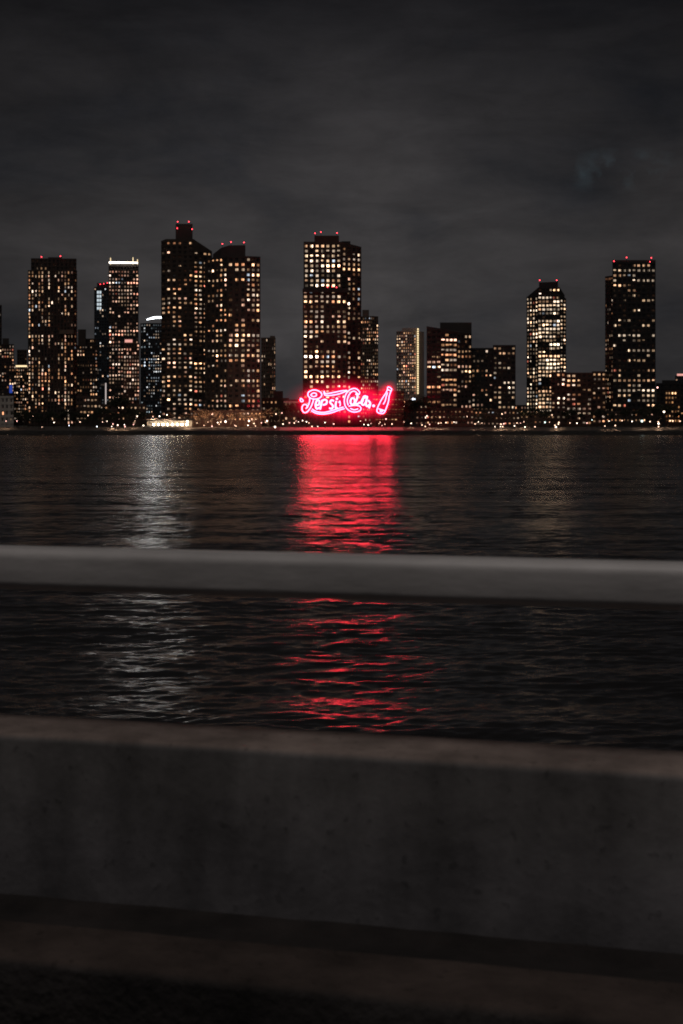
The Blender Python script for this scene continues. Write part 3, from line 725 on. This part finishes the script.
for px, py, kd in sorted(LAMPS):
    rnd = random.Random(int(px*10)); sz = BIG.get((px, py), round(rnd.uniform(.5, .95), 2))
    tall = py < 419
    Y = 728 if tall else (704.5 if py > 424.8 else rnd.uniform(709, 714))
    gz = ground_z(Y); z = wz(py, Y); h = z-gz
    x = wx(px, Y)
    key = (kd, round(h, 1), sz)
    key2 = (zone(px), kd); i = cnt.get(key2, 0); cnt[key2] = i+1
    if totals[key2] == 1: lb = 'only %s lamp before %s' % (LN[kd], zone(px))
    else: lb = '%s %s lamp before %s' % (ORD[i] if i == 0 else ORD[i]+' from left', LN[kd], zone(px))
    if key in protos:
        r = copy_tree(protos[key]); r.location = (x, Y, gz)
    else:
        r = empty('promenade_lamp', (x, Y, gz)); protos[key] = r
        m = MB(); m.tube([(0, 0, 0), (0, 0, .35), (0, 0, .42), (0, 0, max(.4, h-.3*sz))], [.13, .13, .075, .06], 6); m.build('post', M['steel'], r)
        m = MB(); m.ball((0, 0, h), .30*sz); gl = m.build('globe', M[LM[kd]], r, True)
        m = MB(); m.ball((0, 0, h+.31*sz), .2*sz, 8, 4, .35); m.build('cap', M['steel'], gl)
    tag(r, lb, 'lamp', 'lamps along the far promenade')
    if px in SPOT:
        sl = bpy.data.lights.new('lamp_light', 'SPOT'); sl.energy = 2600*SPOT[px]; sl.color = (1, .62, .38); sl.spot_size = R(155); sl.spot_blend = .5; sl.shadow_soft_size = .25
        so_ = bpy.data.objects.new('lamp_light', sl); COL.objects.link(so_); so_.parent = r; so_.location = (0, -.1, h-.35*sz)
        if 190 < px < 280: so_.location = (0, .45*sz, h); so_.rotation_euler = (R(88), 0, 0)      # shaded towards the river, shines on the trees behind

# ------------------------------------------------------------------ trees on the far shore
def tree_proto(seed, hgt, mat, dens):
    rnd = random.Random(seed)
    tr = MB(); cr = MB()
    tips = []
    def limb(p, d, ln, r, lev):
        q = [p]; dd = d.copy()
        for k in range(3):
            dd = (dd+Vector((rnd.uniform(-.22, .22), rnd.uniform(-.22, .22), rnd.uniform(-.05, .15)))).normalized()
            q.append(q[-1]+dd*ln/3)
        tr.tube(q, [r, r*.85, r*.68, r*.5], 5)
        if lev >= 3: tips.append(q[-1]); tips.append(q[2]); return
        for k in range(3 if lev else 5):
            s = q[rnd.choice([2, 3, 3])]
            a = rnd.uniform(0, 6.28); sp = rnd.uniform(.45, .95)
            nd = (dd+Vector((math.cos(a)*sp, math.sin(a)*sp, rnd.uniform(-.1, .35)))).normalized()
            limb(s, nd, ln*rnd.uniform(.55, .75), r*.52, lev+1)
    limb(Vector((0, 0, 0)), Vector((rnd.uniform(-.08, .08), 0, 1)), hgt*.42, hgt*.022, 0)
    for t in tips:
        for k in range(dens):
            c = t+Vector((rnd.gauss(0, .42), rnd.gauss(0, .42), rnd.gauss(0, .34)))*hgt*.09
            n = Vector((rnd.uniform(-1, 1), rnd.uniform(-1, 1), rnd.uniform(-.4, 1))).normalized()
            u = n.orthogonal().normalized(); v = n.cross(u); s = hgt*rnd.uniform(.012, .026)
            cr.quad(c-u*s-v*s*.5, c+u*s-v*s*.6, c+u*s*.8+v*s*.6, c-u*s*.9+v*s*.5)
    return tr.mesh('trunk', M['bark']), cr.mesh('crown', mat)
TP = {'leafy': [tree_proto(s, 9, M['leaf'], 11) for s in (1, 2, 3)], 'bare': [tree_proto(s, 9, M['twig'], 4) for s in (4, 5, 6)]}
TREES = []
rnd = random.Random(77)
for px in (16, 23, 29, 35.5, 42, 48, 55, 61, 68, 75, 82, 89, 95, 102, 110, 117, 124, 130, 137, 142): TREES.append((px+rnd.uniform(-1.5, 1.5), rnd.uniform(409, 414.5) if px < 100 else rnd.uniform(401, 411), 'leafy', rnd.uniform(720, 738)))
for px in (18, 26, 37, 45, 57, 65, 73, 85, 92, 99, 107, 114, 121, 128, 134): TREES.append((px+rnd.uniform(-2, 2), rnd.uniform(414.5, 419.5), 'leafy', rnd.uniform(707, 715)))
for px in (122, 126): TREES.append((px, 396, 'leafy', 740))
for px in (193, 199, 206, 213.5, 221, 229, 237, 244.5, 252, 260, 268): TREES.append((px+rnd.uniform(-1.5, 1.5), rnd.uniform(407, 414), 'bare', rnd.uniform(716, 722)))
for px in (149, 170, 184): TREES.append((px, rnd.uniform(408, 413), 'bare', 736))
for px in (279, 288): TREES.append((px, rnd.uniform(398, 406), 'leafy', rnd.uniform(738, 750)))
for px in (404, 411, 418): TREES.append((px, rnd.uniform(394, 402), 'leafy', rnd.uniform(740, 748)))
for px in (434, 450, 463, 478, 489): TREES.append((px, rnd.uniform(411, 416), 'bare', rnd.uniform(722, 735)))
for px in (521, 527, 534, 541, 548): TREES.append((px, rnd.uniform(405, 413), 'leafy', rnd.uniform(724, 740)))
for px in (566, 573, 582, 597, 602, 614, 625, 636): TREES.append((px, rnd.uniform(408, 415), 'leafy', rnd.uniform(724, 738)))
for px in (647, 655, 661, 668, 677, 684): TREES.append((px, rnd.uniform(403, 412), 'leafy', rnd.uniform(724, 738)))
cnt = {}
tt = {}
for a in TREES: tt[(zone(a[0]), a[2])] = tt.get((zone(a[0]), a[2]), 0)+1
for k, (px, py, kd, Y) in enumerate(sorted(TREES)):
    tm, cm = TP[kd][k % 3]
    h = wz(py, Y)-ground_z(Y); sc = h/9*.98
    r = empty('bank_tree', (wx(px, Y), Y, ground_z(Y)), rnd.uniform(0, 6.28)); r.scale = (sc*rnd.uniform(1, 1.25), sc*rnd.uniform(1, 1.25), sc)
    for nm, me in (('trunk', tm), ('crown', cm)):
        o = bpy.data.objects.new(nm, me); COL.objects.link(o); o.parent = r
    key = (zone(px), kd); i = cnt.get(key, 0); cnt[key] = i+1
    w = 'dark leafy tree' if kd == 'leafy' else 'sparse brown tree'
    if tt[key] == 1: lb = 'lone %s before %s' % (w, zone(px))
    else: lb = '%s %s before %s' % (ORD[i] if i == 0 else ORD[i]+' from left', w, zone(px))
    tag(r, lb, 'tree', 'trees along the far shore')

# ------------------------------------------------------------------ foreground: road edge, parapet and rail
TH = R(14); U = Vector((math.cos(TH), -math.sin(TH), 0)); NV = Vector((math.sin(TH), math.cos(TH), 0))
O = Vector((0, 3.2, 0))
def concrete(name, c, dirt=(.03, .026, .024), top_tint=.0, bump=.0015):
    m, nt, N, L, b = new_mat(name)
    tc = N.new('ShaderNodeTexCoord')
    n1 = N.new('ShaderNodeTexNoise'); n1.inputs['Scale'].default_value = 2.2; n1.inputs['Detail'].default_value = 9; n1.inputs['Roughness'].default_value = .68
    L.new(tc.outputs['Object'], n1.inputs['Vector'])
    mp = N.new('ShaderNodeMapping'); mp.inputs['Scale'].default_value = (7, 7, .9); L.new(tc.outputs['Object'], mp.inputs['Vector'])
    n2 = N.new('ShaderNodeTexNoise'); n2.inputs['Scale'].default_value = 1; n2.inputs['Detail'].default_value = 6; L.new(mp.outputs['Vector'], n2.inputs['Vector'])
    n3 = N.new('ShaderNodeTexNoise'); n3.inputs['Scale'].default_value = 38; n3.inputs['Detail'].default_value = 5; L.new(tc.outputs['Object'], n3.inputs['Vector'])
    r1 = N.new('ShaderNodeMapRange'); r1.inputs['From Min'].default_value = .32; r1.inputs['From Max'].default_value = .68; r1.inputs['To Min'].default_value = .45; r1.inputs['To Max'].default_value = 1.4
    L.new(n1.outputs['Fac'], r1.inputs['Value'])
    r2 = N.new('ShaderNodeMapRange'); r2.inputs['From Min'].default_value = .35; r2.inputs['From Max'].default_value = .7; r2.inputs['To Min'].default_value = 1.1; r2.inputs['To Max'].default_value = .72
    L.new(n2.outputs['Fac'], r2.inputs['Value'])
    r3 = N.new('ShaderNodeMapRange'); r3.inputs['From Min'].default_value = .62; r3.inputs['From Max'].default_value = .70; r3.inputs['To Min'].default_value = 1; r3.inputs['To Max'].default_value = .7
    L.new(n3.outputs['Fac'], r3.inputs['Value'])
    a = N.new('ShaderNodeMath'); a.operation = 'MULTIPLY'; L.new(r1.outputs[0], a.inputs[0]); L.new(r2.outputs[0], a.inputs[1])
    a2 = N.new('ShaderNodeMath'); a2.operation = 'MULTIPLY'; L.new(a.outputs[0], a2.inputs[0]); L.new(r3.outputs[0], a2.inputs[1])
    sc = N.new('ShaderNodeVectorMath'); sc.operation = 'SCALE'; sc.inputs[0].default_value = c; L.new(a2.outputs[0], sc.inputs['Scale'])
    # lighter, browner tint on surfaces that face up
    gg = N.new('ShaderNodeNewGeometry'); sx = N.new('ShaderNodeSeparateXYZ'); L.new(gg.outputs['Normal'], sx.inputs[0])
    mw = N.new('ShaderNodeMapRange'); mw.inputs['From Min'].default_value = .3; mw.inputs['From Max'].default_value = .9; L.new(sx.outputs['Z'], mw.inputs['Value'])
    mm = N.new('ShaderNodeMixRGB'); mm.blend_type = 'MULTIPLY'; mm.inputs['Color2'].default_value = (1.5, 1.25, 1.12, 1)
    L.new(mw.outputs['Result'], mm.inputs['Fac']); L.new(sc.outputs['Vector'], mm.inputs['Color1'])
    sz = N.new('ShaderNodeSeparateXYZ'); L.new(tc.outputs['Object'], sz.inputs[0])
    mz = N.new('ShaderNodeMapRange'); mz.inputs['From Min'].default_value = .30; mz.inputs['From Max'].default_value = .12; L.new(sz.outputs['Z'], mz.inputs['Value'])
    mb = N.new('ShaderNodeMixRGB'); mb.blend_type = 'MULTIPLY'; mb.inputs['Color2'].default_value = (1.02, 1.03, 1.09, 1)
    L.new(mz.outputs['Result'], mb.inputs['Fac']); L.new(mm.outputs['Color'], mb.inputs['Color1'])
    L.new(mb.outputs['Color'], b.inputs['Base Color']); b.inputs['Roughness'].default_value = .88; b.inputs['Specular IOR Level'].default_value = .3
    bp = N.new('ShaderNodeBump'); bp.inputs['Distance'].default_value = bump
    L.new(n3.outputs['Fac'], bp.inputs['Height']); L.new(bp.outputs['Normal'], b.inputs['Normal'])
    return m
def extrude(prof, s0, s1, n, wob=0., seed=3, closed=True):
    """prof: list of (t, z) around the section; extruded along the road edge"""
    rnd = random.Random(seed); m = MB(); k = len(prof)
    for i in range(n+1):
        s = s0+(s1-s0)*i/n
        for j, (t, z) in enumerate(prof):
            a = wob*math.sin(s*2.1+j*.3)*.5+rnd.uniform(-wob, wob)*.4
            m.v.append((s, t+a, z+a*.6))
    for i in range(n):
        for j in range(k if closed else k-1):
            a = i*k+j; b = i*k+(j+1) % k; m.f.append((a, b, b+k, a+k))
    if closed:
        m.f.append(tuple(range(k-1, -1, -1))); m.f.append(tuple(n*k+j for j in range(k)))
    return m
def rounded(t0, t1, z0, z1, r, n=4):
    out = []
    for cx, cz, a0 in ((t1-r, z1-r, 0), (t0+r, z1-r, 90), (t0+r, z0+r, 180), (t1-r, z0+r, 270)):
        for k in range(n+1):
            a = R(a0+90*k/n); out.append((cx+r*math.cos(a), cz+r*math.sin(a)))
    return out
def place(o, z=0):
    o.location = (O.x, O.y, z); o.rotation_euler = (0, 0, -TH); return o
LED = EYE-1.132; TOP = EYE-.756
par = place(empty('concrete_parapet', (0, 0, 0)), LED); tag(par, 'weathered grey concrete parapet wall running across the foreground', 'parapet')
hp = TOP-LED
prof = rounded(-.006, .217, -.06, hp, .018)
m = extrude(prof, -22, 22, 440, .0022); m.build('wall', concrete('parapet_concrete', (.235, .222, .22)), par, True)
# rail
RT = EYE-.321
rail = place(empty('guard_rail', (0, 0, 0)), TOP); tag(rail, 'grey painted steel tube rail above the concrete parapet', 'guard rail')
m = extrude(rounded(.052, .168, RT-TOP-.100, RT-TOP, .024, 6), -22, 22, 88)
rm = surf('rail_paint', (.70, .665, .655), .5, .3, 6., bump=.0015, stretch=(.35, 1, 1)); m.build('tube', rm, rail, True)
for k in range(-7, 8):
    s = k*2.9+1.45+(.0)
    m = MB(); m.tube([(s, .11, 0), (s, .11, RT-TOP-.09)], .03, 12); p = m.build('post', rm, rail)
    m = MB(); m.box(s-.07, s+.07, .05, .17, .001, .014); m.build('base_plate', rm, p)
# gutter, kerb, road, sea wall under the parapet
gm = surf('gutter_dark_brown', (.024, .019, .018), .95, .75, 5., bump=.01)  # near-black brown strip along the wall foot, darker than the kerb
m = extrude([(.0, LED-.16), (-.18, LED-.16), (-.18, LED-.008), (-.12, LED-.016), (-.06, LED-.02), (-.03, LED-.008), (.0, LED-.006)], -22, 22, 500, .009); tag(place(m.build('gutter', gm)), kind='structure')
km = concrete('kerb_concrete', (.055, .049, .048), bump=.008)
m = extrude(rounded(-.40, -.178, LED-.17, LED+.004, .02), -22, 22, 300, .004); tag(place(m.build('kerb', km, None, True)), kind='structure')
m = MB(); m.v = [(-40, -.402, LED-.15), (40, -.402, LED-.15), (40, -14, LED-.15), (-40, -14, LED-.15)]; m.f = [(3, 2, 1, 0)]
tag(place(m.build('road', surf('asphalt', (.005, .005, .006), .95, .3, 3, spec=.03))), kind='structure')
m = extrude([(.21, -1), (-.39, -1), (-.39, LED-.175), (.21, LED-.175)], -40, 40, 2); tag(place(m.build('sea_wall', M['bank'])), kind='structure')

# ------------------------------------------------------------------ sky
w = bpy.data.worlds.new('World'); SC.world = w; w.use_nodes = True
nt = w.node_tree; N, L = nt.nodes, nt.links; bg = N['Background']
tc = N.new('ShaderNodeTexCoord')
sep = N.new('ShaderNodeSeparateXYZ'); L.new(tc.outputs['Generated'], sep.inputs[0])
ramp = N.new('ShaderNodeValToRGB'); L.new(sep.outputs['Z'], ramp.inputs['Fac'])
e = ramp.color_ramp.elements
e[0].position = 0; e[0].color = (.033, .0318, .033, 1)
e[1].position = 1; e[1].color = (.010, .010, .011, 1)
for p, c in ((.06, (.0390, .0376, .0388)), (.12, (.0362, .0350, .0362)), (.19, (.0255, .0248, .0264)), (.28, (.0100, .0099, .0112)), (.5, (.0125, .012, .0125))):
    q = e.new(p); q.color = (*c, 1)
mp = N.new('ShaderNodeMapping'); mp.inputs['Scale'].default_value = (4.6, 4.6, 8.); mp.inputs['Location'].default_value = (2.3, 0, .4)
mp.inputs['Rotation'].default_value = (0, R(3), 0)
L.new(tc.outputs['Generated'], mp.inputs['Vector'])
nz = N.new('ShaderNodeTexNoise'); nz.inputs['Scale'].default_value = 1.35; nz.inputs['Detail'].default_value = 8; nz.inputs['Roughness'].default_value = .56; nz.inputs['Distortion'].default_value = .25
L.new(mp.outputs['Vector'], nz.inputs['Vector'])
cr = N.new('ShaderNodeValToRGB'); L.new(nz.outputs['Fac'], cr.inputs['Fac'])
ce = cr.color_ramp.elements
ce[0].position = .30; ce[0].color = (.55, .60, .68, 1); ce[1].position = .70; ce[1].color = (1.4, 1.35, 1.32, 1)
q = ce.new(.48); q.color = (1, .98, .98, 1)
mu = N.new('ShaderNodeMixRGB'); mu.blend_type = 'MULTIPLY'; mu.inputs['Fac'].default_value = 1
L.new(ramp.outputs['Color'], mu.inputs['Color1']); L.new(cr.outputs['Color'], mu.inputs['Color2'])
# finer streaks of cloud
mp5 = N.new('ShaderNodeMapping'); mp5.inputs['Scale'].default_value = (9, 9, 34); mp5.inputs['Rotation'].default_value = (0, R(-4), 0); L.new(tc.outputs['Generated'], mp5.inputs['Vector'])
nz5 = N.new('ShaderNodeTexNoise'); nz5.inputs['Scale'].default_value = 1.3; nz5.inputs['Detail'].default_value = 8; nz5.inputs['Roughness'].default_value = .66; nz5.inputs['Distortion'].default_value = .4
L.new(mp5.outputs['Vector'], nz5.inputs['Vector'])
mr5 = N.new('ShaderNodeMapRange'); mr5.inputs['From Min'].default_value = .3; mr5.inputs['From Max'].default_value = .7; mr5.inputs['To Min'].default_value = .80; mr5.inputs['To Max'].default_value = 1.2
L.new(nz5.outputs['Fac'], mr5.inputs['Value'])
# lens vignette put into the sky colour: darker towards both sides
ab = N.new('ShaderNodeMath'); ab.operation = 'ABSOLUTE'; L.new(sep.outputs['X'], ab.inputs[0])
gx = N.new('ShaderNodeMapRange'); gx.interpolation_type = 'SMOOTHSTEP'; gx.inputs['From Min'].default_value = .03; gx.inputs['From Max'].default_value = .26; gx.inputs['To Min'].default_value = 1.08; gx.inputs['To Max'].default_value = .72
L.new(ab.outputs[0], gx.inputs['Value'])
vs = N.new('ShaderNodeVectorMath'); vs.operation = 'SCALE'; gm5 = N.new('ShaderNodeMath'); gm5.operation = 'MULTIPLY'; L.new(gx.outputs['Result'], gm5.inputs[0]); L.new(mr5.outputs['Result'], gm5.inputs[1])
L.new(mu.outputs['Color'], vs.inputs[0]); L.new(gm5.outputs[0], vs.inputs['Scale'])
# thin bluish break in the clouds, upper right
m3 = N.new('ShaderNodeMapping'); m3.vector_type = 'TEXTURE'; m3.inputs['Location'].default_value = (.187, .968, .168); m3.inputs['Scale'].default_value = (.05, .3, .016)
L.new(tc.outputs['Generated'], m3.inputs['Vector'])
l3 = N.new('ShaderNodeVectorMath'); l3.operation = 'LENGTH'; L.new(m3.outputs['Vector'], l3.inputs[0])
n3 = N.new('ShaderNodeTexNoise'); n3.inputs['Scale'].default_value = 38; n3.inputs['Detail'].default_value = 5; L.new(tc.outputs['Generated'], n3.inputs['Vector'])
f3 = N.new('ShaderNodeMapRange'); f3.inputs['From Min'].default_value = 1; f3.inputs['From Max'].default_value = 0; L.new(l3.outputs['Value'], f3.inputs['Value'])
g3 = N.new('ShaderNodeMapRange'); g3.inputs['From Min'].default_value = .45; g3.inputs['From Max'].default_value = .75; L.new(n3.outputs['Fac'], g3.inputs['Value'])
p3 = N.new('ShaderNodeMath'); p3.operation = 'MULTIPLY'; L.new(f3.outputs['Result'], p3.inputs[0]); L.new(g3.outputs['Result'], p3.inputs[1])
s3 = N.new('ShaderNodeVectorMath'); s3.operation = 'SCALE'; s3.inputs[0].default_value = (.032, .058, .07); L.new(p3.outputs[0], s3.inputs['Scale'])
a3 = N.new('ShaderNodeVectorMath'); a3.operation = 'ADD'; L.new(vs.outputs['Vector'], a3.inputs[0]); L.new(s3.outputs['Vector'], a3.inputs[1])
L.new(a3.outputs['Vector'], bg.inputs['Color']); bg.inputs['Strength'].default_value = 1

# faint street light and moonlight from behind and above
sd = bpy.data.lights.new('sun', 'SUN'); sd.energy = .42; sd.angle = R(14); sd.color = (1, .93, .88)
so = bpy.data.objects.new('sun', sd); COL.objects.link(so); so.location = (0, -20, 60)
so.rotation_euler = (R(20), 0, R(-10))

# ------------------------------------------------------------------ camera
cd = bpy.data.cameras.new('camera'); cam = bpy.data.objects.new('camera', cd); COL.objects.link(cam)
cam.location = (0, 0, EYE); cam.rotation_euler = (R(90), 0, 0)
cd.sensor_fit = 'VERTICAL'; cd.sensor_height = 36; cd.lens = 50; cd.shift_y = -95/1024
cd.clip_start = .05; cd.clip_end = 12000
cd.dof.use_dof = True; cd.dof.focus_distance = 720; cd.dof.aperture_fstop = 8
SC.camera = cam

SC.view_settings.view_transform = 'Standard'; SC.view_settings.look = 'None'; SC.view_settings.exposure = 0; SC.view_settings.gamma = 1
cy = SC.cycles
cy.filter_width = 1.9
cy.max_bounces = 6; cy.diffuse_bounces = 2; cy.glossy_bounces = 3; cy.transmission_bounces = 2; cy.volume_bounces = 0
cy.sample_clamp_indirect = 6; cy.sample_clamp_direct = 0
cy.caustics_reflective = False; cy.caustics_refractive = False
cy.use_denoising = True
try: cy.denoiser = 'OPENIMAGEDENOISE'; cy.denoising_prefilter = 'ACCURATE'
except Exception: pass
cy.use_light_tree = True
